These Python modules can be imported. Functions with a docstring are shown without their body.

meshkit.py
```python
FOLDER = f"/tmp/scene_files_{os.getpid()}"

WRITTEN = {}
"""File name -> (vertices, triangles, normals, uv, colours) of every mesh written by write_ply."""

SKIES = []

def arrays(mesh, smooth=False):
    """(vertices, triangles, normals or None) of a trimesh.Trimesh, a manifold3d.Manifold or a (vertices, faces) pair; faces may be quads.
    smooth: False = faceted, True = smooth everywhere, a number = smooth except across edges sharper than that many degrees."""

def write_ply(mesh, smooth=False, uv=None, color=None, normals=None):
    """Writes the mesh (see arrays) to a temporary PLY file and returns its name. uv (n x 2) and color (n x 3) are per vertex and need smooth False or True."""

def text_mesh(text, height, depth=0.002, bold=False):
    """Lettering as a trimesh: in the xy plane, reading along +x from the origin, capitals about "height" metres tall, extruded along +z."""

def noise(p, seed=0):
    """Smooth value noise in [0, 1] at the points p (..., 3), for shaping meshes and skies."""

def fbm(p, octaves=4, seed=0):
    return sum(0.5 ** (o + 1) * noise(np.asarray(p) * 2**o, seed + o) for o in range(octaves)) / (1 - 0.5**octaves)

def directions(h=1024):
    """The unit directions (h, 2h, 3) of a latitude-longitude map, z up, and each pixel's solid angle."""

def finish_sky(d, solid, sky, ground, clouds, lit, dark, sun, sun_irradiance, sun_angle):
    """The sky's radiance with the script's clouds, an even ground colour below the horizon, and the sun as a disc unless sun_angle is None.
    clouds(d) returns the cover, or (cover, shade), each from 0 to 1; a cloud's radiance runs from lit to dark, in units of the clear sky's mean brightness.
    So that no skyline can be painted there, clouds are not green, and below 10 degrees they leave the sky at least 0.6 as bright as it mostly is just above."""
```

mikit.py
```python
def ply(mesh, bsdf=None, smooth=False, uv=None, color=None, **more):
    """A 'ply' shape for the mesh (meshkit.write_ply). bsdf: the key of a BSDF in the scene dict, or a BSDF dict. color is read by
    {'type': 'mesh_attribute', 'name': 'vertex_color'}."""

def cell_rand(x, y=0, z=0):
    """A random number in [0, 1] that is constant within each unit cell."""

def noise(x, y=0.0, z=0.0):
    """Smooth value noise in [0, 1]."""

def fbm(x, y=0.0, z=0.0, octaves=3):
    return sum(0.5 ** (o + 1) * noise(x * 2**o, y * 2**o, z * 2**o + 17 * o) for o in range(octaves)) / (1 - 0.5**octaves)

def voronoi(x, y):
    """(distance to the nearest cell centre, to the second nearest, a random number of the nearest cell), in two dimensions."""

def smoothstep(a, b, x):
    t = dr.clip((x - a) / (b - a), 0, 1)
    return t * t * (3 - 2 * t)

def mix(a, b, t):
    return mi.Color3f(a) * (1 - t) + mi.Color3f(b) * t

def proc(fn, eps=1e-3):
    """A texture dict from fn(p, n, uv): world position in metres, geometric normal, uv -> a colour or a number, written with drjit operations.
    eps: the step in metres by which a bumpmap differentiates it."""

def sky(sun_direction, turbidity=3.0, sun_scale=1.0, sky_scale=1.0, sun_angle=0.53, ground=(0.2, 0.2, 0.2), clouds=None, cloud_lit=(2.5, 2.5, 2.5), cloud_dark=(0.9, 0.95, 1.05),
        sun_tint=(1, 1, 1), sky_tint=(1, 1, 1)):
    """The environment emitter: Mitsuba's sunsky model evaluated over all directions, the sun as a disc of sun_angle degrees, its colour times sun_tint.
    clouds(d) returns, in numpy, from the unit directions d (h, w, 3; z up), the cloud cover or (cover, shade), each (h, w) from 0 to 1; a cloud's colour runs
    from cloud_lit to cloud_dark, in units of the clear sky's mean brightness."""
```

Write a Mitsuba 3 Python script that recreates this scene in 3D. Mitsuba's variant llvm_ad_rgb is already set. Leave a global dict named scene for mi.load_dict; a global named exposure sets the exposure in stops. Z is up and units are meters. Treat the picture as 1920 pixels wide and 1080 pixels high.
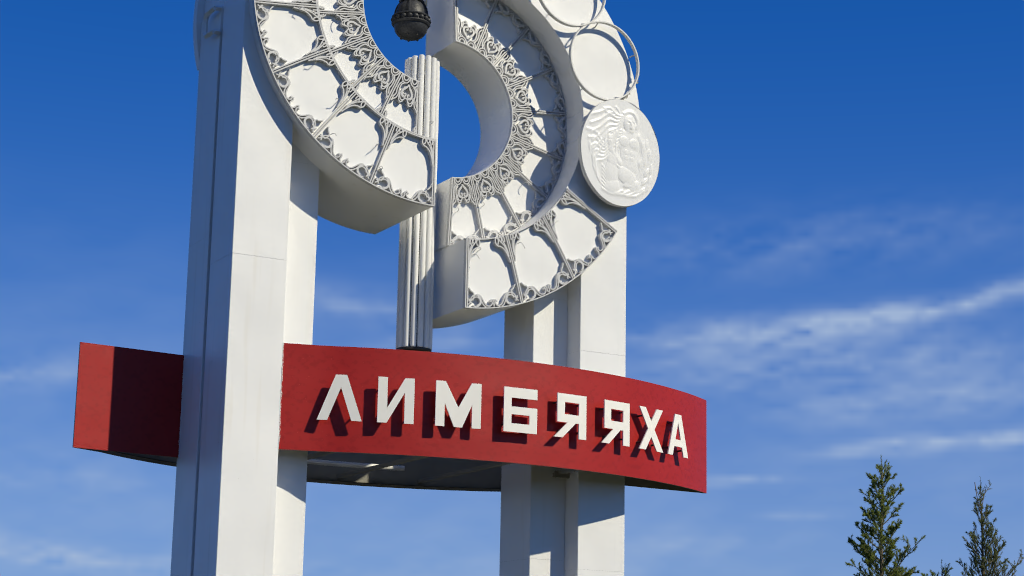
import math, random
import numpy as np, trimesh, mitsuba as mi, mikit, meshkit
from shapely.geometry import Polygon, Point, box as sbox
from shapely.ops import unary_union
import drjit as dr

T = mi.ScalarTransform4f
scene, labels = {'type': 'scene'}, {}

# ------------------------------------------------------------------ camera, sky, exposure
CAM = np.array([-10.1237, -26.9292, 0.0])
FWD = np.array([0.47237752, 0.85399535, 0.21806288]); UP = np.array([-0.12262838, -0.18132136, 0.97574835])
scene['camera'] = {'type': 'perspective', 'fov': 29.2069, 'fov_axis': 'x', 'near_clip': 0.1, 'far_clip': 20000.0,
                   'to_world': T().look_at(origin=CAM.tolist(), target=(CAM + FWD * 10).tolist(), up=UP.tolist())}
SUN = np.array([0.66, -1.0, 0.96])

def clouds(d):
    """thin high cirrus: long streaks that climb gently to the right, thicker low down, clear overhead"""
    az = np.degrees(np.arctan2(d[..., 0], d[..., 1])); el = np.degrees(np.arcsin(np.clip(d[..., 2], -1, 1)))
    wrap = lambda a: (a + 180) % 360 - 180
    def n3(u, v, s):
        # streak space wound round a cylinder, so that the sky has no seam in azimuth
        a = np.radians(az)
        return meshkit.fbm(np.stack([u * np.cos(a) * 3, u * np.sin(a) * 3, v + 9 * s], -1), 5)
    tilt = el - 0.10 * wrap(az - 38) + 1.2 * (meshkit.fbm(np.stack([d[..., 0] * 9, d[..., 1] * 9, d[..., 2] * 9], -1), 3) - .5)
    broad = n3(2.2, tilt * 0.23, 1)
    fine = n3(9.0, tilt * 0.9, 2)
    wisp = n3(24.0, tilt * 3.2, 3)
    low = np.clip((16 - el) / 12, 0, 1) ** 1.2
    c = np.clip((broad * 0.55 + fine * 0.33 + wisp * 0.12) * 1.9 - 0.90, 0, 1) * 0.75 * low
    # a few single wisps: azimuth, elevation, half length, half thickness, slope, strength
    for a0, e0, la, le, sl, s in ((36.6, 11.35, 4.2, .42, .04, .60), (40.3, 11.85, 2.9, .24, .10, .9), (43.6, 12.5, 1.0, .24, .15, .6), (38.0, 10.4, 6.5, .75, .05, .36), (41.4, 8.12, 3.0, .20, .07, 1.0),
                                  (35.9, 7.1, 1.4, .11, .05, .65), (37.3, 6.1, 1.3, .11, .02, .35), (41.5, 9.4, 5, .5, .08, .34), (38, 13.9, 6, .8, .05, .18), (35, 5.3, 3.5, .3, .05, .2),
                                  (15.6, 4.55, 3.0, .36, -.12, .85), (15.0, 9.6, 2.4, .42, .12, .34), (24.6, 11.9, 2.6, .45, -.1, .32), (27, 11, 2, .4, .1, .24), (15, 6.6, 4.5, .6, .05, .25), (21, 4.2, 6, .35, .0, .35), (33, 4.4, 7, .35, .0, .15)):
        da = wrap(az - a0); de = el - e0 - sl * da
        g = np.exp(-np.abs(da / la) ** 2.6 - np.abs(de / le) ** 1.7)
        c = c + s * g * np.clip(fine * 1.7 + wisp * 2.4 - 1.25, 0, 1.6)
    veil = .57 * np.exp(-(np.maximum(el, 0) / 10.4) ** 2)      # thin white veil low down
    return np.clip(veil + c * (1 - veil), 0, .92)

scene['sky'] = mikit.sky(SUN, turbidity=2.2, ground=(0.05, 0.048, 0.035), clouds=clouds, cloud_lit=(2.5, 3.25, 4.55), cloud_dark=(1.6, 1.9, 2.4),
                         sky_tint=(0.085, 0.72, 1.74), sun_tint=(1.03, 1.17, 1.27), sky_scale=0.60)
exposure = 1.62

# ------------------------------------------------------------------ helpers
def numbered(key):
    if key not in scene and key not in _roots: return key
    n = 1
    while f'{key}_{n:03d}' in scene or f'{key}_{n:03d}' in _roots: n += 1
    return f'{key}_{n:03d}'
_roots = set()
def thing(name, label, cat, group=None):
    k = numbered(name); _roots.add(k); labels[k] = {'label': label, 'category': cat}
    if group: labels[k]['group'] = group
    return k
def add(name, mesh, mat, parent=None, smooth=30, label=None, **kw):
    k = numbered((parent + '__' if parent else '') + name)
    scene[k] = mikit.ply(mesh, mat, smooth=smooth, **kw)
    if label: labels[k] = {'label': label}
    return k
def cat_mesh(ms):
    return trimesh.util.concatenate([m if isinstance(m, trimesh.Trimesh) else trimesh.Trimesh(m[0], m[1], process=False) for m in ms])
def bx(x0, x1, y0, y1, z0, z1, c=0.0):
    """box, with its vertical edges chamfered by c"""
    if not c:
        m = trimesh.creation.box((x1 - x0, y1 - y0, z1 - z0)); m.apply_translation(((x0 + x1) / 2, (y0 + y1) / 2, (z0 + z1) / 2)); return m
    p = Polygon([(x0 + c, y0), (x1 - c, y0), (x1, y0 + c), (x1, y1 - c), (x1 - c, y1), (x0 + c, y1), (x0, y1 - c), (x0, y0 + c)])
    m = trimesh.creation.extrude_polygon(p, z1 - z0); m.apply_translation((0, 0, z0)); return m
def tube(pts, r, sides=8):
    p = np.asarray(pts, float); r = np.broadcast_to(r, (len(p),))
    t = np.gradient(p, axis=0); t /= np.linalg.norm(t, axis=1, keepdims=True) + 1e-12
    ref = np.array([0, 0, 1.]) if abs(t[:, 2]).mean() < .8 else np.array([1., 0, 0])
    a = np.cross(t, ref); a /= np.linalg.norm(a, axis=1, keepdims=True) + 1e-12; b = np.cross(t, a)
    g = np.arange(sides) * 2 * np.pi / sides
    v = p[:, None] + r[:, None, None] * (np.cos(g)[None, :, None] * a[:, None] + np.sin(g)[None, :, None] * b[:, None])
    f = []; n = len(p)
    for i in range(n - 1):
        for j in range(sides):
            k = (j + 1) % sides
            f += [[i * sides + j, i * sides + k, (i + 1) * sides + k], [i * sides + j, (i + 1) * sides + k, (i + 1) * sides + j]]
    v = np.vstack([v.reshape(-1, 3), p[0], p[-1]]); c0, c1 = n * sides, n * sides + 1
    for j in range(sides):
        k = (j + 1) % sides; f += [[c0, k, j], [c1, (n - 1) * sides + j, (n - 1) * sides + k]]
    m = trimesh.Trimesh(v, f, process=False); m.fix_normals(); return m
def lathe(prof, n=40, center=(0, 0, 0)):
    m = trimesh.creation.revolve(np.array(prof, float), sections=n); m.apply_translation(center); return m
def catmull(p, n=7):
    p = np.asarray(p, float); q = np.vstack([2 * p[0] - p[1], p, 2 * p[-1] - p[-2]]); out = []
    for i in range(1, len(q) - 2):
        for t in np.linspace(0, 1, n, endpoint=False):
            out.append(.5 * (2 * q[i] + (q[i + 1] - q[i - 1]) * t + (2 * q[i - 1] - 5 * q[i] + 4 * q[i + 1] - q[i + 2]) * t ** 2 + (3 * q[i] - q[i - 1] - 3 * q[i + 1] + q[i + 2]) * t ** 3))
    out.append(p[-1]); return np.array(out)

# ------------------------------------------------------------------ materials
N, F, S, MX = mikit.noise, mikit.fbm, mikit.smoothstep, mikit.mix
def white(base, seed, grime=.10, warm=(.62, .58, .50)):
    def fn(p, n, uv):
        big = F(p.x * 1.1 + seed, p.y * 1.1, p.z * .55, 3)
        streak = F(p.x * 9 + seed, p.y * 9, p.z * .45, 3)
        speck = N(p.x * 34, p.y * 34, p.z * 30 + seed)
        c = MX(tuple(b * .955 for b in base), tuple(min(b * 1.03, .9) for b in base), big)
        c = MX(c, warm, S(.60, .86, streak) * grime)
        return MX(c, (.36, .31, .25), S(.955, .99, speck) * S(.55, .75, big) * .35)
    return fn
def bump(fn, scale, inner): return {'type': 'bumpmap', 'arbitrary': mikit.proc(fn, eps=4e-3), 'scale': scale, 'bsdf': inner}
def paint(fn, rough=.38, spec=.3, **k): return {'type': 'principled', 'base_color': mikit.proc(fn), 'roughness': rough, 'specular': spec, **k}
scene['white_paint'] = {'type': 'twosided', 'bsdf': bump(lambda p, n, uv: F(p.x * 1.3, p.y * 1.3, p.z * .9, 2) + .05 * F(p.x * 24, p.y * 24, p.z * 24, 2), .032,
                        paint(white((.72, .72, .71), 3.1, .28), .36))}
scene['white_face'] = {'type': 'twosided', 'bsdf': bump(lambda p, n, uv: F(p.x * 1.6, p.y * 1.6, p.z * 1.6, 2), .016, paint(white((.72, .72, .71), 8.3, .07), .42))}
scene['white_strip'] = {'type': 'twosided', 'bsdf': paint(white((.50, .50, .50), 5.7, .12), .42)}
scene['white_relief'] = {'type': 'twosided', 'bsdf': paint(white((.71, .71, .70), 12.1, .05), .30)}
scene['hoop_paint'] = {'type': 'twosided', 'bsdf': paint(white((.60, .595, .57), 2.2, .35), .45)}
scene['pipe_paint'] = {'type': 'twosided', 'bsdf': paint(white((.67, .67, .66), 6.6, .0), .34)}
def red_fn(p, n, uv):
    big = F(p.x * .9, p.y * .9, p.z * 1.2, 3); fine = F(p.x * 16, p.y * 16, p.z * 16, 3); sp = N(p.x * 60, p.y * 60, p.z * 60)
    c = MX((.285, .012, .010), (.345, .018, .014), big); c = MX(c, (.23, .010, .008), S(.5, .72, fine) * .5)
    return MX(c, (.55, .15, .11), S(.93, .985, sp) * S(.42, .62, big) * .7)
scene['red_paint'] = {'type': 'twosided', 'bsdf': bump(lambda p, n, uv: F(p.x * 70, p.y * 70, p.z * 70, 2) + 3 * F(p.x * 2, p.y * 2, p.z * 2, 2), .004, paint(red_fn, .42, .25))}
scene['letter_paint'] = {'type': 'twosided', 'bsdf': paint(white((.74, .725, .68), 1.7, .12), .45)}
scene['bare_steel'] = {'type': 'twosided', 'bsdf': paint(lambda p, n, uv: MX((.20, .195, .175), (.29, .28, .245), F(p.x * 3, p.y * 3, p.z * 3, 3)), .6)}
scene['dark_steel'] = {'type': 'twosided', 'bsdf': paint(lambda p, n, uv: MX((.02, .02, .02), (.05, .045, .04), F(p.x * 12, p.y * 12, p.z * 12, 2)), .6)}
scene['bell_metal'] = {'type': 'twosided', 'bsdf': bump(lambda p, n, uv: F(p.x * 26, p.y * 26, p.z * 26, 3), .006,
                       paint(lambda p, n, uv: MX((.014, .016, .020), (.034, .036, .042), F(p.x * 7, p.y * 7, p.z * 7, 3)), .5, .35))}
scene['seam_paint'] = {'type': 'twosided', 'bsdf': paint(white((.52, .52, .50), 4.4, .3), .5)}
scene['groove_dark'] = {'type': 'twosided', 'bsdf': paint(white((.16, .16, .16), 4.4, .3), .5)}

# ------------------------------------------------------------------ ground
def ground_fn(p, n, uv):
    g = F(p.x * .5, p.y * .5, 0, 4); f = N(p.x * 6, p.y * 6)
    grass = MX((.035, .045, .018), (.07, .07, .035), g * .6 + f * .4)
    pave = MX((.056, .052, .042), (.072, .066, .052), g)
    r = dr.sqrt(dr.square(p.x - 3.5) + dr.square(p.y - 1))
    return MX(pave, grass, S(12.0, 12.6, r + g))
scene['ground_soil'] = {'type': 'diffuse', 'reflectance': mikit.proc(ground_fn)}
GZ = -1.6
gx = np.concatenate([[-6000, -1500, -400, -120], np.linspace(-50, 70, 25), [140, 420, 1500, 6000]])
gv = np.array([[x, y, GZ + .25 * (meshkit.fbm(np.array([[x * .05, y * .05, 1.]]), 3)[0] - .5) * (1 if 20 < math.hypot(x, y) < 100 else 0)] for y in gx for x in gx])
n_ = len(gx); gf = [[j * n_ + i, j * n_ + i + 1, (j + 1) * n_ + i + 1, (j + 1) * n_ + i] for j in range(n_ - 1) for i in range(n_ - 1)]
add('ground', (gv, gf), 'ground_soil', smooth=True); labels['ground'] = {'label': 'grass and pale paving that the monument stands on', 'category': 'ground', 'kind': 'structure'}

# ------------------------------------------------------------------ pylons: front and rear square column with a slot between, a third column on the inner side
WL, DL, EE, SS = 0.8807, 1.943, 0.4074, 0.6455
K = 1.014                                  # the right half stands a little further back
def kk(x=None, y=None, z=None, r=None):
    if x is not None: return CAM[0] + K * (x - CAM[0])
    if y is not None: return CAM[1] + K * (y - CAM[1])
    if z is not None: return K * z
    return K * r
def column(parent, name, x0, x1, y0, y1, ztop, seams):
    """a square column: its inner tube and the sheet panels stacked round it, each seam a narrow recess"""
    k = add(name, bx(x0 + .005, x1 - .005, y0 + .005, y1 - .005, GZ, ztop), 'seam_paint', parent)
    zs = [GZ] + list(seams) + [ztop]; rng = random.Random(name + parent)
    for a, b in zip(zs[:-1], zs[1:]):
        j = rng.uniform(-.0012, .0012)
        add('panel', bx(x0 + j, x1 + j, y0 + j, y1 + j, a + .0018, b - .0018, .007), 'white_paint', k)
def pylon(label, right, ztop, seams):
    t = thing('stele_pylon', label, 'pylon', 'white pylons of the stele')
    if not right:
        fx = lambda a, b: (a, b); fy = lambda y: y
    else:
        C2 = 2 * 3.469
        fx = lambda a, b: (kk(x=C2 - b), kk(x=C2 - a)); fy = lambda y: kk(y=y)
    g0, g1 = .93, 1.055
    column(t, 'front_column', *fx(0, WL), fy(0), fy(g0), ztop, seams[0])
    column(t, 'rear_column', *fx(0, WL), fy(g1), fy(DL), ztop, seams[1])
    column(t, 'side_column', *fx(WL + .003, WL + SS), fy(EE), fy(1.40), 7.75 if right else ztop - .3, seams[2])
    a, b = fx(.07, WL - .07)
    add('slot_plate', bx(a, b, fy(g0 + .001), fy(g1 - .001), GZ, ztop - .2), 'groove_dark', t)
    return t
p0 = pylon('nearest white pylon with a dark vertical slot and loop handle on its shaded side', False, 11.05, ((1.2, 6.815), (2.0, 7.3), (1.6, 5.2, 8.5)))
p1 = pylon('far white pylon behind the right end of the red sign, below the relief disc', True, 10.42, ((2.5, 6.085), (1.9, 6.6), (2.66, 7.0)))
# loop handle over the top of the slot
hp = [(0, 1.05, 11.0), (-.10, 1.05, 10.99), (-.10, 1.40, 10.99), (-.10, 1.47, 10.93), (-.10, 1.47, 10.70), (-.10, 1.40, 10.62), (-.10, 1.05, 10.60), (0, 1.05, 10.60)]
hp = catmull([hp[0], hp[1]], 2).tolist()[:-1] + hp[1:]
loop = []
for a, b in zip(hp[:-1], hp[1:]):
    a, b = np.array(a), np.array(b)
    if np.linalg.norm(b - a) < 1e-6: continue
    seg = tube([a, b], .045, 4); loop.append(seg)
add('loop_handle', cat_mesh(loop), 'white_paint', p0, smooth=False)

# ------------------------------------------------------------------ the two half discs
def ray_r(O, c, r, th):
    d = np.stack([np.cos(th), np.sin(th)], -1); o = np.array(O) - np.array(c)
    b = d @ o; return -b + np.sqrt(np.maximum(b * b - (o @ o - r * r), 0))
class Ring:
    """the band between two circles (inner and outer, each (cx, cz, r)), cut off at the plane x = xcut; side +1 keeps what lies right of it"""
    def __init__(s, O, cin, cout, xcut, side, yfront):
        s.O, s.cin, s.cout, s.xcut, s.side, s.yf = np.array(O), cin, cout, xcut, side, yfront
    def rho(s, th, v):
        th = np.asarray(th, float)
        a = ray_r(s.O, s.cin[:2], s.cin[2], th); b = ray_r(s.O, s.cout[:2], s.cout[2], th); return a * (1 - v) + b * v
    def cut(s, v, top):
        """angle at which the cut plane meets height v"""
        v = np.asarray(v, float); th = np.full(v.shape, math.pi / 2 * (1 if top else -1) + (2 * math.pi if (s.side < 0 and not top) else 0))
        th = th.copy()
        for _ in range(30):
            c = np.clip((s.xcut - s.O[0]) / s.rho(th, v), -1, 1); a = np.arccos(c); th = a if top else (-a if s.side > 0 else 2 * math.pi - a)
        return th
    def edge(s, spec, v):
        """spec: 'top'/'bot' (the cut) or (angle at inner, angle at outer) in degrees"""
        v = np.asarray(v, float)
        if spec == 'top': return s.cut(v, True)
        if spec == 'bot': return s.cut(v, False)
        return np.radians(spec[0] * (1 - v) + spec[1] * v)
    def pt(s, th, v):
        r = s.rho(th, v); return np.stack([s.O[0] + r * np.cos(th), s.O[1] + r * np.sin(th)], -1)
    def y(s, v): return s.yf(np.asarray(v, float))
    def prism(s, yback, n=96, nv=3):
        t = np.linspace(0, 1, n); vs = np.linspace(0, 1, nv); P = []
        for v in vs:
            a, b = s.cut(np.array(v), True), s.cut(np.array(v), False)
            P.append(s.pt(a + (b - a) * t, np.full(n, v)))
        P = np.array(P); Y = s.y(vs)[:, None] * np.ones((1, n))
        fr = np.stack([P[..., 0], Y, P[..., 1]], -1); bk = np.stack([P[..., 0], np.full_like(Y, yback), P[..., 1]], -1)
        def grid(A):
            h, w = A.shape[:2]; i, j = np.meshgrid(np.arange(h - 1), np.arange(w - 1), indexing='ij')
            q = np.stack([i * w + j, i * w + j + 1, (i + 1) * w + j + 1, (i + 1) * w + j], -1).reshape(-1, 4)
            return A.reshape(-1, 3), np.vstack([q[:, [0, 1, 2]], q[:, [0, 2, 3]]])
        face = trimesh.Trimesh(*grid(fr), process=False)
        shell = cat_mesh([grid(bk), grid(np.stack([fr[0], bk[0]])), grid(np.stack([fr[-1], bk[-1]])), grid(np.stack([fr[:, 0], bk[:, 0]])), grid(np.stack([fr[:, -1], bk[:, -1]]))])
        return face, shell

HB = .078                                   # how far the strips stand off the face
def ribbon(ring, th, v, w=.019, h=None, base=-.004):
    if h is None: h = HB if ring.yf(np.array(0.)) < .3 or ring.cin[2] > 2 else .07
    """a strip of flat bar on edge along the polyline (angle, height) of a ring"""
    th, v = np.asarray(th, float), np.asarray(v, float)
    P = ring.pt(th, v); Y = ring.y(v)
    keep = np.r_[True, np.linalg.norm(np.diff(P, axis=0), axis=1) > 1e-5]; P, Y = P[keep], Y[keep]
    if len(P) < 2: return None
    t = np.gradient(P, axis=0); t /= np.linalg.norm(t, axis=1, keepdims=True) + 1e-9
    nn = np.stack([-t[:, 1], t[:, 0]], -1) * w / 2
    A, B = P + nn, P - nn; n = len(P)
    y0, y1 = Y - base, Y - h
    V = np.concatenate([np.stack([A[:, 0], y0, A[:, 1]], -1), np.stack([A[:, 0], y1, A[:, 1]], -1), np.stack([B[:, 0], y1, B[:, 1]], -1), np.stack([B[:, 0], y0, B[:, 1]], -1)])
    i = np.arange(n - 1); q = []
    for a, b in ((0, 1), (1, 2), (2, 3)):
        q.append(np.stack([a * n + i, a * n + i + 1, b * n + i + 1, b * n + i], -1))
    q = np.vstack(q); e = np.array([[0, n, 2 * n, 3 * n], [n - 1, 2 * n - 1, 3 * n - 1, 4 * n - 1]]); q = np.vstack([q, e])
    return trimesh.Trimesh(V, np.vstack([q[:, [0, 1, 2]], q[:, [0, 2, 3]]]), process=False)

def circ_pts(cx, cy, rx, ry, a0, a1, n=16):
    a = np.radians(np.linspace(a0, a1, n)); return np.stack([cx + rx * np.cos(a), cy + ry * np.sin(a)], -1)
# each motif: curves (s, h): s from the bar (0) to mid cell (1), h the distance from the edge, in parts of the band's width
def scaled(out, ks, kh): return [np.stack([c[:, 0] * ks, c[:, 1] * kh], -1) for c in out]
def m_border(w):
    """bud by the bar, ring curl, wave and small curls along an outer edge"""
    k = .56 / w
    X = lambda P: np.stack([np.asarray(P)[:, 0] * k, np.asarray(P)[:, 1]], -1)
    out = [X(catmull(p)) for p in (
        [(.05, .12), (.16, .14), (.25, .20), (.24, .27), (.16, .30), (.07, .36)],
        [(.05, .06), (.11, .10), (.09, .14), (.05, .155)],
        [(.36, .245), (.45, .235), (.53, .19), (.60, .12), (.68, .06), (.78, .035), (.86, .05), (.90, .09), (.87, .125), (.82, .115)],
        [(.40, .215), (.48, .165), (.54, .10), (.60, .05), (.68, .015)],
        [(1.0, .02), (.95, .06), (.955, .11), (.91, .15), (.87, .125)],
        )]
    out.append(X(circ_pts(.32, .13, .19, .105, -120, 215, 22))); out.append(X(circ_pts(.34, .125, .135, .075, -90, 170, 16)))
    return out
def m_tulip(w):
    """fan of loops either side of a bar under the middle rib"""
    k = .40 / w
    X = lambda P: np.stack([np.asarray(P)[:, 0] * k, np.asarray(P)[:, 1]], -1)
    out = [X(catmull(p)) for p in (
        [(.05, .46), (.10, .36), (.22, .24), (.42, .17), (.58, .15), (.68, .10), (.66, .035), (.57, .02), (.50, .055), (.52, .10), (.58, .13)],
        [(.06, .36), (.13, .24), (.25, .14), (.38, .09), (.45, .045), (.40, .012), (.31, .02), (.28, .06), (.33, .09)],
        [(.06, .31), (.11, .20), (.19, .12), (.25, .05), (.21, .012), (.14, .02), (.11, .07), (.13, .11)],
        )]
    return out
def m_heart(w, tail=.72):
    """scallops on the hole's edge, half a heart, leaves along the bar; s = 1 is the middle of the cell"""
    t = tail / .72
    q = lambda P: np.stack([1 - np.asarray(P)[:, 0], np.asarray(P)[:, 1] * t], -1)
    out = []
    for sc in (1, .62):
        a = np.linspace(0, np.pi, 14); out.append(q(np.stack([.5 - .46 * sc * np.cos(a), .012 + .165 * sc * np.sin(a)], -1)))
    out += [q(catmull(p)) for p in (
        [(.02, .17), (.10, .22), (.34, .29), (.47, .38), (.40, .47), (.22, .50), (.10, .46), (.09, .41), (.17, .40), (.21, .43)],
        [(.04, .20), (.16, .27), (.36, .34), (.40, .41), (.32, .46), (.20, .47)],
        [(.0, .505), (.10, .51), (.18, .56), (.34, .58), (.50, .53), (.56, .44)],
        [(.18, .56), (.30, .63), (.46, .62), (.56, .54), (.57, .43)],
        [(.50, .19), (.70, .25), (.72, .36), (.66, .47), (.72, .60), (.86, .66), (.965, .73)],
        [(.70, .17), (.88, .28), (.88, .42), (.83, .50), (.88, .57), (.965, .63)],
        )]
    return out
def m_bud(w):
    k = .30 / w
    X = lambda P: np.stack([np.asarray(P)[:, 0] * k, np.asarray(P)[:, 1]], -1)
    return [X(catmull(p)) for p in ([(.06, .14), (.16, .10), (.20, .04), (.14, .01)], [(.05, .10), (.10, .07), (.12, .02)])]

def place(ring, bar, other, curves, outer, name, disc, smooth=45, bw=.030, only=None):
    """lay the curves of a motif from bar towards the middle of the cell that ends at other"""
    ms = []
    for c in curves:
        c = np.asarray(c); s, h = np.clip(c[:, 0], 0, 1), np.clip(c[:, 1], 0.004, 1)
        v = 1 - h if outer else h
        a, b = ring.edge(bar, v), ring.edge(other, v); mid = (a + b) / 2
        r = ring.rho(a, v); off = np.sign(b - a) * bw / np.maximum(r, .2)
        m = ribbon(ring, a + off + (mid - a - off) * s, v)
        if m is not None: ms.append(m)
    return ms
def bar_strips(ring, bar, gap=.034, v0=0.0, v1=1.0):
    v = np.linspace(v0, v1, 7); a = ring.edge(bar, v); r = ring.rho(a, v)
    if bar in ('top', 'bot'):
        s = 1 if ((bar == 'top') == (ring.side > 0)) else -1
        offs = (-.006 * s, -.04 * s)
    else: offs = (-gap / 2, gap / 2)
    return cat_mesh([ribbon(ring, a + o / r, v) for o in offs])
def arc_strip(ring, v, w=.018, h=None, n=110, span=None):
    a = ring.cut(np.array(v), True) if span is None else math.radians(span[0]); b = ring.cut(np.array(v), False) if span is None else math.radians(span[1])
    return ribbon(ring, np.linspace(a, b, n), np.full(n, v), w, h)

def dress(disc, ring, bars, inner=None, outer=None, open_ends=(False, False)):
    """bars: list of edge specs from one end to the other; motif functions for the inner and the outer edge"""
    for i, b in enumerate(bars):
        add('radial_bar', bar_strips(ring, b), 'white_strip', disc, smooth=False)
        for nm, fn, isout in ((inner, inner and MOT[inner], False), (outer, outer and MOT[outer], True)):
            if not nm: continue
            ms = []
            for o in ([bars[i - 1]] if i else []) + ([bars[i + 1]] if i + 1 < len(bars) else []):
                v = np.array(.0 if not isout else 1.0)
                half = abs(float(ring.edge(o, v) - ring.edge(b, v))) * float(ring.rho(ring.edge(b, v), v)) / 2
                ms += place(ring, b, o, fn(half), isout, nm, disc)
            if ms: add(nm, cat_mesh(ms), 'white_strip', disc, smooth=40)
def w_heart(w): return m_heart(w)
MOT = {'border_scroll': lambda w: scaled(m_border(w), 1, .80), 'border_scroll_ring': lambda w: scaled(m_border(w), 1, .60), 'tulip_scroll': lambda w: scaled(m_tulip(w), .80, .86), 'heart_scroll': lambda w: m_heart(w, .62), 'heart_scroll_short': lambda w: m_heart(w, .42), 'bud_scroll': lambda w: m_bud(w)}

# left half
YL = -.15; OL = (3.22, 11.142)
cH, cM, cR = (3.068, 11.132, 1.19), (3.263, 11.222, 2.177), (3.22, 11.142, 3.184)
flat = lambda y: (lambda v: np.full(np.shape(v), y, float))
Li = Ring(OL, cH, cM, 2.915, -1, flat(YL)); Lo = Ring(OL, cM, cR, 3.225, -1, flat(YL))
dl = thing('half_disc', 'white scrolled half disc in front of the near pylon, open to the right', 'half disc', 'ornamented half discs of the stele')
for nm, rg in (('inner', Li), ('outer', Lo)):
    face, shell = rg.prism(1.94)
    add(nm + '_face', face, 'white_face', dl, smooth=True); add(nm + '_shell', shell, 'white_paint', dl)
D = lambda *a: [tuple(360 + x for x in p) if isinstance(p, tuple) else p for p in a]
dress(dl, Lo, D((-214, -214), (-193.2, -193.2), (-172.2, -172.6), (-153.3, -152.2), (-132.1, -131.0), (-110.4, -110.3)) + ['bot'], 'tulip_scroll', 'border_scroll')
dress(dl, Li, D((-204, -204), (-186.6, -187), (-169.3, -170), (-153.2, -152.3), (-136.2, -134.8), (-119.9, -117.5)) + ['bot'], 'heart_scroll', 'bud_scroll')
for nm, rg, v in (('hole_strip', Li, .004), ('rib_strip', Lo, .0), ('rib_strip', Lo, .022), ('edge_strip', Lo, .996)):
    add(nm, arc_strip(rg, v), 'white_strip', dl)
bp = Ring(OL, (3.22, 11.142, 2.6), (3.22, 11.142, 3.30), 2.5, -1, flat(1.95))
t_ = np.radians(np.linspace(100, 195, 40)); q = np.array([bp.pt(t_, np.full(40, v)) for v in (0, 1)])
pl = Polygon(np.vstack([q[0], q[1][::-1]])); m = trimesh.creation.extrude_polygon(pl, .16); m.apply_transform([[1, 0, 0, 0], [0, 0, -1, 2.115], [0, 1, 0, 0], [0, 0, 0, 1]])
add('back_plate', m, 'white_paint', dl)

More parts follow.
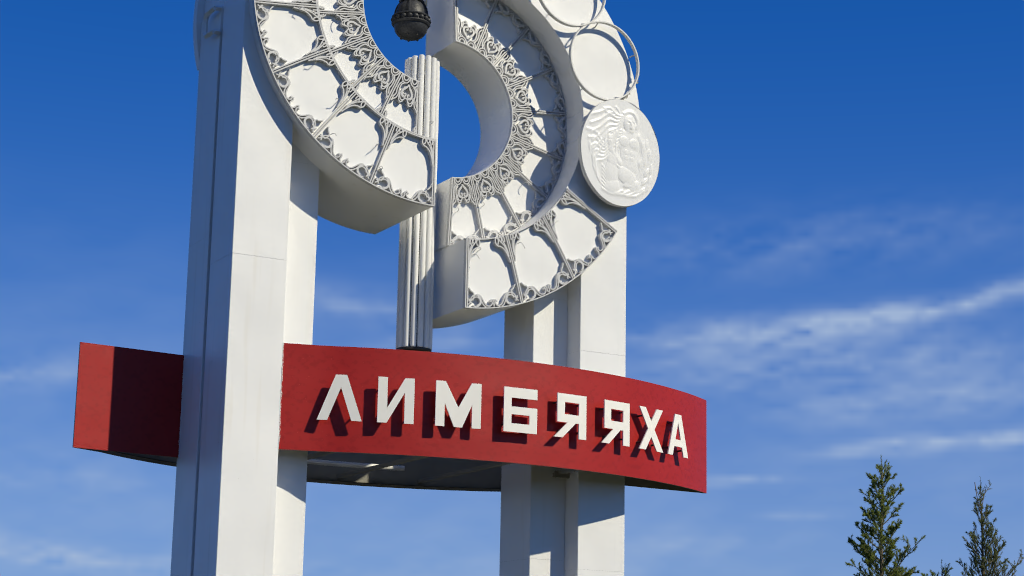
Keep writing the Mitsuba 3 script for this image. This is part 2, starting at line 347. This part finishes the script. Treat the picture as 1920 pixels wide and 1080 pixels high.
# right half: the outer band carries the plate, the inner ring is set back and dished
OR = (kk(x=3.786), kk(z=9.846)); y_ = lambda y: kk(y=y)
r1, r2, r3 = kk(r=1.1665), kk(r=2.2823), kk(r=3.4125); XC = kk(x=3.885)
YP = y_(-.015)
Ri = Ring(OR, (*OR, r1), (*OR, r2), kk(x=3.86), 1, lambda v: y_(.488) + (kk(y=.585) - kk(y=.488)) * np.asarray(v, float))
Ro = Ring(OR, (*OR, r2), (*OR, r3), XC, 1, flat(YP))
drt = thing('half_disc', 'white half disc with sunken scrolled ring, open to the left, on the far pylon', 'half disc', 'ornamented half discs of the stele')
face, shell = Ri.prism(y_(1.542)); add('inner_face', face, 'white_face', drt, smooth=True); add('inner_shell', shell, 'white_paint', drt)
face, shell = Ro.prism(y_(1.9)); add('outer_face', face, 'white_face', drt, smooth=True); add('outer_shell', shell, 'white_paint', drt)
MOT['hs'] = MOT['heart_scroll_short']
def dress_right():
    bars = ['top', (67, 67.2), (47.6, 48.8), (27.4, 28.3), (8.0, 7.9), (-14.2, -12.7), (-33.6, -32.2), (-50.6, -51.6), (-69.1, -71), 'bot']
    MOT['heart_scroll'] = MOT['heart_scroll_short']
    MOT['border_scroll'], keep = MOT['border_scroll_ring'], MOT['border_scroll']
    dress(drt, Ri, bars, 'heart_scroll', 'border_scroll')
    MOT['border_scroll'] = keep
    sb = [(-31.9, -31.7), (-49.3, -52.2), (-69.0, -70.6), 'bot']
    dress(drt, Ro, sb, 'tulip_scroll', 'border_scroll')
dress_right()
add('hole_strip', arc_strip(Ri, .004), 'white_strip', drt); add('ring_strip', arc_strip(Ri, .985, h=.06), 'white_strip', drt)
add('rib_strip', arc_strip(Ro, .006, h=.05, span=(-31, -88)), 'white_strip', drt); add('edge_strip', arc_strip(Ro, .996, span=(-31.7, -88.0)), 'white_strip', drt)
# loose wire ends that poke out between the scrolls
rngw = random.Random(5)
def wires(disc, ring, spots):
    for a, v in spots:
        th = math.radians(a); p = ring.pt(np.array([th]), np.array([v]))[0]; y = float(ring.y(v))
        dx, dz = rngw.choice((-1, 1)) * rngw.uniform(.05, .09), rngw.uniform(-.06, .05)
        pts = catmull([(p[0], y + .01, p[1]), (p[0] + dx * .2, y - .12, p[1] + .01), (p[0] + dx * .7, y - .15, p[1] + dz), (p[0] + dx, y - .14, p[1] + dz - .03)], 4)
        add('wire_end', tube(pts, .0065, 5), 'hoop_paint', disc)
wires(dl, Lo, [(189.5, .33), (204, .84), (210, .30), (226, .34), (232, .78), (247, .42), (251.5, .72), (269.3, .66)])
wires(dl, Li, [(193, .62), (226, .66), (241, .62), (268, .72)])
wires(drt, Ri, [(-83, .50), (-66, .47), (-36, .55), (9, .5), (49, .5)])
wires(drt, Ro, [(-82, .17), (-85, .24), (-65, .17), (-45, .20)])

# ------------------------------------------------------------------ column of pipes
CX, CY, CR_ = 3.70, 1.32, .30
cp = thing('pipe_column', 'white column of bundled upright pipes between the half discs, above the red sign', 'column')
Z0, Z1 = 5.96, 10.90
rp = CR_ * math.sin(math.pi / 14) / (1 + math.sin(math.pi / 14)) * .90; rc = CR_ - rp
for k in range(14):
    a = 2 * math.pi * (k + .35) / 14; z1 = Z1 + .012 * math.sin(k * 5.1)
    x, y = CX + rc * math.cos(a), CY + rc * math.sin(a)
    add('pipe', lathe([(0, Z0), (rp - .008, Z0), (rp, Z0 + .01), (rp, z1 - .012), (rp - .01, z1), (0, z1)], 20, (x, y, 0)), 'pipe_paint', cp)
    if k % 3 == 0: add('pipe_sleeve', lathe([(rp, z1 - .34), (rp + .004, z1 - .338), (rp + .004, z1 - .30), (rp, z1 - .298)], 20, (x, y, 0)), 'pipe_paint', cp)
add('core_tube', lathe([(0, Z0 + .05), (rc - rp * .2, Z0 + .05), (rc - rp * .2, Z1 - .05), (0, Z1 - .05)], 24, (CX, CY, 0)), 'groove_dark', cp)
add('foot_plate', lathe([(0, Z0 - .035), (CR_ * .96, Z0 - .035), (CR_ * .96, Z0 - .004), (0, Z0 - .004)], 28, (CX, CY, 0)), 'dark_steel', cp)
add('support_post', lathe([(0, 5.3), (.07, 5.3), (.07, Z0 - .036), (0, Z0 - .036)], 16, (CX, CY + .1, 0)), 'dark_steel', cp)

# ------------------------------------------------------------------ bell hanging in the opening
BX, BY_, BZ_ = 3.46, 1.32, 11.50
bl = thing('hanging_bell', 'dark grey metal bell with a beaded rim and studded dome, hanging in the opening', 'bell')
bc = (BX, BY_, BZ_)
BT = T().translate([BX, BY_, BZ_ - .26]).scale(.88).translate([-BX, -BY_, -BZ_ + .30])
add('bowl', lathe([(0, -.30), (.10, -.295), (.19, -.27), (.26, -.22), (.305, -.15), (.325, -.06), (.33, .0), (.0, .0)], 48, bc), 'bell_metal', bl, to_world=BT)
add('rim', lathe([(.30, -.045), (.35, -.04), (.372, -.012), (.36, .012), (.335, .02), (.335, .10), (.362, .108), (.37, .125), (.352, .145), (.28, .15), (.28, -.045)], 56, bc), 'bell_metal', bl, to_world=BT, smooth=40)
for k in range(18):
    a = 2 * math.pi * k / 18; s = trimesh.creation.icosphere(2, .052); s.apply_translation((BX + .335 * math.cos(a), BY_ + .335 * math.sin(a), BZ_ + .06)); add('bead', s, 'bell_metal', bl, to_world=BT, smooth=True)
add('dome', lathe([(.30, .14), (.305, .16), (.29, .25), (.25, .36), (.18, .44), (.10, .475), (0, .48)], 48, bc), 'bell_metal', bl, to_world=BT)
for k in range(4):
    a = math.pi / 4 + k * math.pi / 2 + .2
    pts = [(BX + (r + .012) * math.cos(a), BY_ + (r + .012) * math.sin(a), BZ_ + z) for r, z in ((.30, .15), (.292, .25), (.252, .36), (.18, .445), (.10, .48))]
    add('strap', tube(catmull(pts, 4), .022, 6), 'bell_metal', bl, to_world=BT)
for k in range(10):
    a = 2 * math.pi * k / 10 + .1; s = trimesh.creation.icosphere(2, .045); s.apply_scale((1, 1, .8)); s.apply_translation((BX + .20 * math.cos(a), BY_ + .20 * math.sin(a), BZ_ + .455)); add('stud', s, 'bell_metal', bl, to_world=BT, smooth=True)
for k in range(7):
    a = 2 * math.pi * k / 7 + .4; s = trimesh.creation.icosphere(1, .026); s.apply_translation((BX + .20 * math.cos(a), BY_ + .20 * math.sin(a), BZ_ - .262)); add('drip_boss', s, 'dark_steel', bl, to_world=BT, smooth=True)
add('crown', lathe([(.0, .47), (.12, .47), (.13, .55), (.08, .62), (.05, .70), (0, .70)], 32, bc), 'bell_metal', bl, to_world=BT)
add('hanging_rod', tube([(BX, BY_, BZ_ + .60), (BX, BY_, BZ_ + 1.9)], .03, 10), 'dark_steel', bl)
add('cross_beam', bx(2.6, 4.3, BY_ - .06, BY_ + .06, BZ_ + 1.88, BZ_ + 2.0), 'white_paint', bl)

# ------------------------------------------------------------------ medallions on the plate
def hoop(cx, cz, rx, rz, y0, y1, label, w=.022):
    t = thing('hoop', label, 'hoop', 'empty hoops on the plate of the far half disc')
    a = np.linspace(0, 2 * np.pi, 97)[:-1]; ring = lambda dr_, y: np.stack([cx + (rx + dr_) * np.cos(a), np.full(96, y), cz + (rz + dr_) * np.sin(a)], -1)
    L = [ring(0, y0), ring(0, y1), ring(-w, y1), ring(-w, y0)]; V = np.vstack(L); f = []
    for k in range(4):
        for i in range(96):
            j = (i + 1) % 96; f.append([k * 96 + i, k * 96 + j, (k + 1) % 4 * 96 + j, (k + 1) % 4 * 96 + i])
    add('flat_bar', (V, f), 'hoop_paint', t, smooth=35)
    for g in (20, 100, 160, 235, 300):
        g = math.radians(g); x, z = cx + (rx - .01) * math.cos(g), cz + (rz - .01) * math.sin(g)
        add('stay', tube([(x, y1 - .01, z), (x - .05 * math.cos(g), YP - .002, z - .05 * math.sin(g))], .012, 6), 'hoop_paint', t)
    return t
KX, KZ, KR = lambda x: kk(x=x), lambda z: kk(z=z), lambda r: kk(r=r)
yM = lambda y: kk(y=y)
h1 = hoop(KX(5.70), KZ(12.14), KR(.68), KR(.69), yM(-.20), yM(-.12), 'upper empty white hoop, cut by the top of the photo')
h2 = hoop(KX(6.377), KZ(10.961), KR(.68), KR(.69), yM(-.19), yM(-.12), 'empty white hoop with torn metal on its right edge, just above the relief disc')
# torn sheet left on the lower right of the second hoop
rt = random.Random(3); ms = []
for g0, g1 in ((-2, -14), (-16, -24), (-40, -62)):
    n = 9; inn, out = [], []
    for i in range(n):
        g = math.radians(g0 + (g1 - g0) * i / (n - 1)); ro = KR(.675) + (rt.uniform(.01, .07) if 0 < i < n - 1 else .0)
        inn.append((KX(6.377) + KR(.66) * math.cos(g), KZ(10.961) + KR(.67) * math.sin(g))); out.append((KX(6.377) + ro * math.cos(g), KZ(10.961) + ro * math.sin(g)))
    p = Polygon(inn + out[::-1]).buffer(0)
    for g_ in getattr(p, 'geoms', [p]):
        m = trimesh.creation.extrude_polygon(g_, .012); m.apply_transform([[1, 0, 0, 0], [0, 0, -1, yM(-.13)], [0, 1, 0, 0], [0, 0, 0, 1]]); add('torn_metal', m, 'bare_steel', h2, smooth=False, label='torn grey sheet metal')

def relief():
    """relief disc: a bare chested figure with flowing hair, a child in front of him, leaves at the right"""
    cx, cz, rx, rz = KX(6.64), KZ(9.375), KR(.772), KR(.919); yf = yM(-.27)
    n, nr = 240, 110
    a = np.linspace(0, 2 * np.pi, n, endpoint=False); r = np.linspace(0, 1, nr)[1:]
    U = (r[:, None] * np.cos(a)).ravel(); W = (r[:, None] * np.sin(a)).ravel()
    U = np.r_[0, U]; W = np.r_[0, W]; H = np.zeros_like(U)
    def el(cx_, cy_, a_, b_, h, rot=0, p=2.0, soft=0):
        c, s = math.cos(math.radians(rot)), math.sin(math.radians(rot)); x, y = U - cx_, W - cy_
        q = ((x * c + y * s) / a_) ** 2 + ((-x * s + y * c) / b_) ** 2
        return h * np.sqrt(np.maximum(1 - q ** (p / 2), 0))
    def stroke(pts, w, h, n_=10):
        P = catmull(pts, n_); d = np.full(U.shape, 9.)
        for A, B in zip(P[:-1], P[1:]):
            v = B - A; t = np.clip(((U - A[0]) * v[0] + (W - A[1]) * v[1]) / (v @ v + 1e-12), 0, 1); d = np.minimum(d, np.hypot(U - A[0] - t * v[0], W - A[1] - t * v[1]))
        return h * np.exp(-(d / w) ** 2)
    mx = lambda *L: np.maximum.reduce([l + 0 * U for l in L])
    # torso
    body = mx(el(.20, .22, .30, .24, .055), el(.20, -.02, .22, .26, .055), el(.22, -.2, .22, .18, .05), el(.20, .42, .09, .12, .05))
    body += el(.08, .22, .13, .10, .030) + el(.34, .20, .13, .10, .030) + el(.14, .02, .06, .05, .014) + el(.28, .01, .06, .05, .014) + el(.14, -.09, .06, .045, .012) + el(.28, -.10, .06, .045, .012)
    arm1 = stroke([(-.10, .36), (-.20, .22), (-.24, .05), (-.12, -.12), (-.02, -.20)], .075, .060); arm2 = stroke([(.46, .34), (.58, .16), (.60, -.02), (.50, -.16)], .075, .055)
    head = mx(el(.22, .56, .155, .19, .085), el(.26, .49, .10, .12, .095)) + stroke([(.25, .60), (.27, .53), (.255, .49)], .022, .035) - el(.19, .585, .035, .018, .030) - el(.32, .58, .030, .018, .030) - stroke([(.21, .455), (.27, .45), (.32, .46)], .013, .02) + stroke([(.16, .62), (.22, .625)], .012, .012) + stroke([(.30, .62), (.35, .61)], .012, .012)
    hair = 0
    for k in range(6):
        hair = mx(hair, stroke([(.10 - .012 * k, .70 - .02 * k), (-.10, .70 - .065 * k), (-.30, .80 - .11 * k), (-.52, .70 - .14 * k), (-.78 + .02 * k, .62 - .16 * k)], .026, .045), stroke([(.02, .42 - .045 * k), (-.22, .36 - .075 * k), (-.42, .12 - .06 * k), (-.62, .30 - .11 * k), (-.86 + .05 * k, .34 - .16 * k)], .028, .042))
    hair = mx(hair, stroke([(.08, .74), (.20, .79), (.34, .77), (.42, .66)], .04, .06), stroke([(.38, .52), (.43, .62), (.36, .72)], .035, .05))
    child = mx(el(-.27, .19, .085, .14, .075), el(-.27, .06, .06, .10, .06), el(-.20, -.16, .15, .17, .065), el(-.23, -.40, .17, .24, .070)) - el(-.29, .21, .022, .012, .022) - el(-.245, .21, .02, .012, .022) + stroke([(-.272, .205), (-.27, .165)], .012, .018)
    childring = stroke([(-.39, .02), (-.40, .20), (-.30, .36), (-.17, .32), (-.13, .12), (-.14, -.1)], .026, .05)
    cloth = 0
    for k in range(7):
        cloth = mx(cloth, stroke([(-.16 + .03 * k, -.22 - .02 * k), (.0 + .05 * k, -.30 - .03 * k), (.16 + .04 * k, -.46 - .02 * k), (.10 + .05 * k, -.62)], .030, .055), stroke([(-.46, -.30 - .07 * k), (-.36, -.42 - .06 * k), (-.34, -.60 - .02 * k)], .022, .035))
    legs = mx(el(.14, -.42, .26, .17, .075, -20), el(-.22, -.66, .20, .14, .07, 20), el(.36, -.60, .16, .10, .05, 30))
    leaf = 0
    for x, y, g in ((.62, -.10, 60), (.72, .05, 80), (.66, -.30, 50), (.78, -.22, 75), (.60, -.48, 40), (.74, -.44, 65), (.56, .10, 100), (.66, .22, 80), (.55, -.66, 35), (.68, -.58, 60)):
        leaf = mx(leaf, el(x, y, .115, .045, .050, g, 1.6) - stroke([(x - .08 * math.cos(math.radians(g)), y - .08 * math.sin(math.radians(g))), (x + .08 * math.cos(math.radians(g)), y + .08 * math.sin(math.radians(g)))], .008, .018))
    left = 0
    for x, y, g in ((-.70, -.20, 100), (-.78, .02, 95), (-.66, -.38, 115), (-.56, -.55, 125)): left = mx(left, el(x, y, .11, .03, .035, g, 1.6), stroke([(x + .06, y - .08), (x + .02, y + .06)], .012, .025))
    base = 0
    for k in range(4): base = mx(base, stroke([(-.45 + .2 * k, -.74 - .02 * k), (-.2 + .2 * k, -.80 + .01 * k), (.05 + .18 * k, -.72 + .02 * k)], .032, .042))
    bird = mx(stroke([(-.42, .78), (-.34, .70), (-.22, .73)], .03, .045), stroke([(-.30, .72), (-.22, .66), (-.10, .72)], .022, .035), stroke([(-.12, .84), (-.04, .76), (.0, .64), (.08, .58)], .02, .035))
    H = mx(body, arm1, arm2, head, hair, child, childring, cloth, legs, leaf, left, base, bird, 0 * U) + .008 * (meshkit.fbm(np.stack([U * 9, W * 9, 0 * U], -1), 3) - .5)
    H = H * np.clip((1 - np.hypot(U, W)) / .06, 0, 1) * .20
    V = np.stack([cx + rx * U, yf - H, cz + rz * W], -1)
    f = [[0, 1 + (i + 1) % n, 1 + i] for i in range(n)]
    for k in range(nr - 2):
        b0, b1 = 1 + k * n, 1 + (k + 1) * n
        i = np.arange(n); j = (i + 1) % n
        f += np.stack([b0 + i, b0 + j, b1 + j], -1).tolist() + np.stack([b0 + i, b1 + j, b1 + i], -1).tolist()
    t = thing('relief_medallion', 'round white relief disc showing a bare chested figure and child, below the hoops', 'relief')
    add('relief_face', (V, f), 'white_relief', t, smooth=True)
    aa = np.linspace(0, 2 * np.pi, 121)[:-1]; C = lambda s, y: np.stack([cx + (rx + s) * np.cos(aa), np.full(120, y) + .006 * np.sin(aa * 9), cz + (rz + s) * np.sin(aa)], -1)
    L = [C(0.001, yf - .004), C(.003, yf + .09), C(-.06, yf + .09)]; V2 = np.vstack(L); f2 = []
    for k in range(2):
        for i in range(120):
            j = (i + 1) % 120; f2.append([k * 120 + i, k * 120 + j, (k + 1) * 120 + j, (k + 1) * 120 + i])
    add('side_band', (V2, f2), 'hoop_paint', t, smooth=35)
    m = trimesh.creation.cylinder(1, .16, sections=72); m.apply_transform([[rx * .86, 0, 0, cx], [0, 0, -1, yf + .17], [0, rz * .86, 0, cz], [0, 0, 0, 1]])
    add('mounting_drum', m, 'groove_dark', t)
relief()

# ------------------------------------------------------------------ red sign band
ZB, ZT = 3.949, 5.549
AX, AY, AR = 4.526, 7.027, 7.783
def strip_wall(pts, th, z0=ZB, z1=ZT, inner=None):
    """a standing sheet along a plan line; th: thickness to the left of its direction. Returns (outer face, rest)"""
    p = np.asarray(pts, float); t = np.gradient(p, axis=0); t /= np.linalg.norm(t, axis=1, keepdims=True); n = np.stack([-t[:, 1], t[:, 0]], -1); q = p + n * th; k = len(p)
    V = np.vstack([np.c_[p, np.full(k, z0)], np.c_[p, np.full(k, z1)], np.c_[q, np.full(k, z1)], np.c_[q, np.full(k, z0)]])
    i = np.arange(k - 1); quad = lambda a, b: np.stack([a * k + i, a * k + i + 1, b * k + i + 1, b * k + i], -1)
    face = (V, quad(0, 1)); rest = (V, np.vstack([quad(1, 2), quad(2, 3), quad(3, 0), [[0, k, 2 * k, 3 * k], [k - 1, 2 * k - 1, 3 * k - 1, 4 * k - 1]]])); return face, rest
sb = thing('sign_band', 'long red curved sign band carrying white Cyrillic letters, wrapped round both pylons', 'sign')
arc = lambda x: (x, AY - math.sqrt(AR ** 2 - (x - AX) ** 2))
rarc = lambda x: (x, -3.026 + math.sqrt(6.524 ** 2 - (x - 2.948) ** 2))
tipR, tipL = arc(9.0), (-1.70, 1.72)
front = [(WL + .004, .02)] + [arc(x) for x in np.linspace(1.25, 9.0, 60)]
def red_wall(name, pts, th, label=None):
    face, rest = strip_wall(pts, th)
    k = add(name, face, 'red_paint', sb, smooth=True, label=label); add('backing', rest, 'bare_steel', k, smooth=30)
red_wall('front_panel', catmull(np.array(front)[::3], 4), .035)
red_wall('left_wing'.replace('left_', 'wing_') .replace('wing_wing', 'wing_panel'), np.array([np.array(tipL) * (1 - t) + np.array((-.005, 1.86)) * t for t in np.linspace(0, 1, 6)]), .03, 'short red panel in shade beside the near pylon')
red_wall('wing_panel', np.array([np.array((9.0, tipR[1] + .04)) * (1 - t) + np.array((7.25, .62)) * t for t in np.linspace(0, 1, 6)]), .03)
rp_ = [np.array(rarc(x)) for x in np.linspace(6.6, -1.2, 50)] + [np.array(tipL) + (0, .035)]
red_wall('rear_panel', np.array(rp_), .035)
rw = np.random.default_rng(8)
for (x, y, za, zb_) in ((WL + .003, -.005, ZB, ZT), (-.006, 1.845, ZB, ZT)):
    z = np.linspace(za, zb_, 70); add('weld_bead', tube(np.c_[x + rw.normal(0, .004, 70), y + rw.normal(0, .003, 70), z], rw.uniform(.001, .008, 70), 6), 'letter_paint', sb)
# frame inside the band: flat bars across it and a light tube along the rear panel
for x in (2.0, 3.4, 4.8, 6.1):
    y0 = arc(x)[1] + .04; y1 = rarc(min(x, 6.2))[1] - .04
    add('cross_bar', bx(x - .03, x + .03, y0, y1, ZB + .10, ZB + .16), 'bare_steel', sb)
for z in (ZB + .035,):
    add('stiffener', strip_wall(np.array([np.array(arc(x)) + (0, .11) for x in np.linspace(1.4, 8.6, 40)]), -.07, z, z + .012)[1], 'bare_steel', sb)
    add('stiffener', strip_wall(np.array([np.array(rarc(x)) - (0, .11) for x in np.linspace(6.4, -1.0, 40)]), -.07, z, z + .012)[1], 'bare_steel', sb)
xs_ = np.linspace(1.5, 8.3, 40)
cvp = Polygon([(x, arc(x)[1] + .05) for x in xs_] + [(8.3, .75), (6.0, 1.0), (1.5, 1.0)]).buffer(0)
cm = trimesh.creation.extrude_polygon(max(getattr(cvp, 'geoms', [cvp]), key=lambda g: g.area), .02); cm.apply_translation((0, 0, ZT - .06)); add('cover_plate', cm, 'bare_steel', sb)
tb = [np.array([*(np.array(rarc(x)) - (0, .35)), ZB + .30]) for x in np.linspace(1.7, 4.4, 24)]
add('light_tube', tube(tb, .045, 10), 'white_face', sb)
add('stiffener', bx(6.0, 7.25, .66, .72, ZB + .05, ZB + .12), 'bare_steel', sb)

# letters, drawn in a 1-high box; sigma = place along the arc (metres, 0 at its middle)
SO = .14
R_, P_ = (lambda x0, x1, y0, y1: sbox(x0, y0, x1, y1)), Polygon
W_ = .145
def letters():
    h = .69
    def diag(x0, x1, w, h0=0, h1=h): return P_([(x0, h0), (x0 + w, h0), (x1 + w, h1), (x1, h1)])
    out = {}
    out['Л'] = (-3.29, P_([(0, 0), (.155, 0), (.345, .50), (.515, 0), (.67, 0), (.43, h), (.26, h)]))
    out['И'] = (-2.38, unary_union([R_(0, .145, 0, h), R_(.41, .555, 0, h), P_([(.02, 0), (.145, 0), (.535, h), (.41, h)])]))
    out['М'] = (-1.48, unary_union([R_(0, .145, 0, h), R_(.585, .73, 0, h), P_([(0, h), (.155, h), (.365, .30), (.575, h), (.73, h), (.43, 0), (.30, 0)])]))
    out['Б'] = (-.355, unary_union([R_(0, .585, .53, h), R_(0, .135, 0, h), R_(0, .585, .275, .395), R_(0, .585, 0, .135), R_(.45, .585, 0, .395)]))
    ya = unary_union([R_(.48, .625, 0, h), R_(.06, .625, .56, h), R_(.06, .205, .24, h), R_(.06, .625, .24, .37), P_([(0, 0), (.165, 0), (.44, .26), (.28, .26)])])
    out['Я'] = (.555, ya); out['Я2'] = (1.515, ya)
    out['Х'] = (2.39, unary_union([P_([(0, 0), (.165, 0), (.62, h), (.455, h)]), P_([(.46, 0), (.63, 0), (.165, h), (0, h)])]))
    out['А'] = (3.17, unary_union([P_([(0, 0), (.145, 0), (.315, .55), (.485, 0), (.63, 0), (.41, h), (.22, h)]), R_(.13, .50, .155, .27)]))
    return out
ordn = {'Л': 'first', 'И': 'second', 'М': 'third', 'Б': 'fourth', 'Я': 'fifth', 'Я2': 'sixth', 'Х': 'seventh', 'А': 'last'}
sc = (AR + SO) / (AR + .25)
for ch, (s0, poly) in letters().items():
    x0, y0, x1, y1 = poly.bounds; wd = x1 - x0; sm = (s0 + wd / 2) * sc; phi = sm / (AR + SO)
    m = trimesh.creation.extrude_polygon(poly, .022)
    m.apply_translation((-wd / 2, 0, -.011)); cc, ss = math.cos(phi), math.sin(phi)
    c0 = np.array([AX + (AR + SO) * ss, AY - (AR + SO) * cc, 4.40])
    m.apply_transform([[cc, 0, ss, c0[0]], [ss, 0, -cc, c0[1]], [0, 1, 0, c0[2]], [0, 0, 0, 1]])
    k = add('letter', m, 'letter_paint', sb, smooth=False, label=f'white letter {ch[0]}, {ordn[ch]} of the word')
    rr = random.Random(ord(ch[0]) + len(ch)); n = 0
    cand = [(.10, .12), (.9, .12), (.12, .55), (.88, .55), (.5, .34), (.3, .3), (.7, .3)]
    for fx, z in cand:
        best = None
        for dx in np.linspace(-.2, .2, 21):
            q = Point(fx * wd + dx, z)
            if poly.buffer(-.03).contains(q) and (best is None or abs(dx) < abs(best[0])): best = (dx, q)
        if best is None or n >= 4: continue
        n += 1; u = best[1].x - wd / 2
        f = np.array([c0[0] + cc * u - .012 * -ss * 0, c0[1] + ss * u, 4.40 + z]); nrm = np.array([-ss, cc, 0])
        sag = u * u / (2 * AR)
        add('rod', tube([f + nrm * .010, f + nrm * (SO + sag + .02)], .016, 7), 'dark_steel', k)

# ------------------------------------------------------------------ trees
def needle_bsdf(key, a, b):
    def fn(p, n, uv): return MX(a, b, N(p.x * 5, p.y * 5, p.z * 5) * .6 + .4 * N(p.x * 19, p.y * 19, p.z * 19))
    scene[key] = {'type': 'principledthin', 'base_color': mikit.proc(fn), 'roughness': .6, 'diff_trans': .9}
needle_bsdf('larch_needles', (.16, .215, .045), (.27, .31, .08)); needle_bsdf('spruce_needles', (.135, .17, .05), (.22, .245, .075))
scene['bark'] = {'type': 'twosided', 'bsdf': paint(lambda p, n, uv: MX((.10, .075, .055), (.22, .18, .14), F(p.x * 20, p.y * 20, p.z * 6, 3)), .8, .2)}
def tree(name, label, base, height, crown_w, seed, mat, low=-.2, dens=1.0, up=.9, lean=0.0, needle=.085, taper=.40, extra=(), group='conifers behind the monument'):
    rng = np.random.default_rng(seed); t = thing(name, label, 'tree', group); x, y, z = base
    zz = np.linspace(0, 1, 14); wob = np.cumsum(rng.normal(0, .018, (14, 2)), 0) * (1 - .3 * zz[:, None])
    wob -= wob[-1] * zz[:, None]
    axis = np.c_[x + wob[:, 0] + lean * zz, y + wob[:, 1], z + height * zz]
    rad = .012 * height * (1 - zz) ** .9 + .008
    add('trunk', tube(axis, rad, 9), 'bark', t)
    ax = lambda f: np.array([np.interp(f, zz, axis[:, i]) for i in range(3)])
    wood = []
    tufts = []
    def tuft(p, d, L, n): tufts.append((*p, *d, L, n))
    def branch(p0, d, L, lev, curl):
        n = max(4, int(L / .14)); pts = [p0]; dirs = d / np.linalg.norm(d); step = L / n
        for i in range(n):
            dirs = dirs + np.array([0, 0, curl]) * step + rng.normal(0, .10, 3); dirs /= np.linalg.norm(dirs); pts.append(pts[-1] + dirs * step)
        pts = np.array(pts); wood.append(tube(pts, np.linspace(.010 + .008 * L, .004, len(pts)), 4))
        for i in range(1, len(pts)):
            f = i / n; dd = pts[i] - pts[i - 1]; dd /= np.linalg.norm(dd)
            for q in np.arange(max(1, round(step / .05))) / max(1, round(step / .05)):
                tuft(pts[i] - dd * q * step, dd, needle * (1.1 - .25 * f), int(6 * dens + rng.random()))
            if lev < 2 and f > .25:
                for _ in range(1 if lev else 2):
                    if rng.random() < .75 * min(1, dens + .15):
                        sd = dd * 1.0 + np.array([*rng.normal(0, .62, 2), rng.normal(.25, .28)]); branch(pts[i], sd, L * rng.uniform(.25, .5) * (1.2 - .7 * f), lev + 1 if L > .5 else 2, curl * .8)
    f = max(.02, low)
    while f < .985:
        L = crown_w * (1 - f) ** taper * rng.uniform(.6, 1.25) + .06; a = rng.uniform(0, 2 * np.pi)
        e = up * (.35 + .75 * f) + rng.normal(0, .15)
        branch(ax(f), np.array([math.cos(a), math.sin(a), e]), L, 0 if L > .35 else 1, .55)
        f += rng.uniform(.5, 1.2) * .0070 / (height / 9) / max(.5, dens) ** .5
    for f0, a, e, L in extra: branch(ax(f0), np.array([math.cos(a), math.sin(a), e]), L, 0, .5)
    branch(ax(.985), np.array([.12, 0, 1]), .38, 2, .1); branch(ax(.95), np.array([.75, .1, 1.2]), .62, 1, .5)
    add('branches', cat_mesh(wood), 'bark', t)
    Q = np.array(tufts); Q = np.repeat(Q, Q[:, 7].astype(int), 0); n = len(Q); P, D_, L_ = Q[:, :3], Q[:, 3:6], Q[:, 6]
    unit = lambda a: a / (np.linalg.norm(a, axis=1, keepdims=True) + 1e-9)
    P = P - D_ * rng.uniform(0, .035, (n, 1)); dd = unit(D_ * rng.uniform(.5, 1.4, (n, 1)) + rng.normal(0, .42, (n, 3))); sd = unit(np.cross(dd, rng.normal(0, 1, (n, 3))))
    l = (L_ * rng.uniform(.6, 1.3, n))[:, None]; w = l * rng.uniform(.045, .08, (n, 1))
    V = np.stack([P - sd * w * .5, P + sd * w * .5, P + dd * l * .55 + sd * w, P + dd * l, P + dd * l * .55 - sd * w], 1).reshape(-1, 3)
    i = np.arange(n)[:, None, None] * 5; Fc = (i + np.array([[0, 1, 2], [0, 2, 4], [2, 3, 4]])).reshape(-1, 3)
    m = trimesh.Trimesh(V, Fc, process=False); add('crown', m, mat, t, smooth=False)
    return t
def gpoint(x, y): return (x, y, GZ)
tree('larch_tree', 'dense bushy green larch, left and tallest of the three conifer tops', gpoint(25.01, 15.29), 8.85, 1.22, 4, 'larch_needles', low=.45, dens=1.25, up=.75, extra=((.64, -.5, .6, 1.5), (.67, 2.6, .7, 1.15)))
tree('larch_tree', 'thin sparse darker conifer with bare upright shoots at the right edge of the photo', gpoint(26.89, 13.59), 8.25, 1.75, 11, 'spruce_needles', low=.45, dens=.8, up=1.7, lean=.12, needle=.072, taper=.70, extra=((.60, -.5, 1.5, 1.7), (.66, -.5, 1.6, 1.4), (.70, -.4, 1.4, 1.0), (.62, 2.64, 1.5, 1.2), (.68, 2.6, 1.8, 1.0), (.74, 2.7, 2.2, .8)))
for a_, f_, l_ in ((2.7, 7.6, .75), (.2, 7.5, .55)):
    add('bare_shoot', tube(catmull([(26.95, 13.58, GZ + f_), (26.95 + .10 * math.cos(a_), 13.58, GZ + f_ + l_ * .5), (26.95 + .17 * math.cos(a_), 13.58, GZ + f_ + l_)], 5), .012, 5), 'bark', 'larch_tree_001')
tree('larch_tree', 'low conifer top just showing at the bottom edge between the two taller ones', gpoint(26.23, 14.36), 5.95, 1.1, 23, 'larch_needles', low=.45, dens=.85, up=.8)
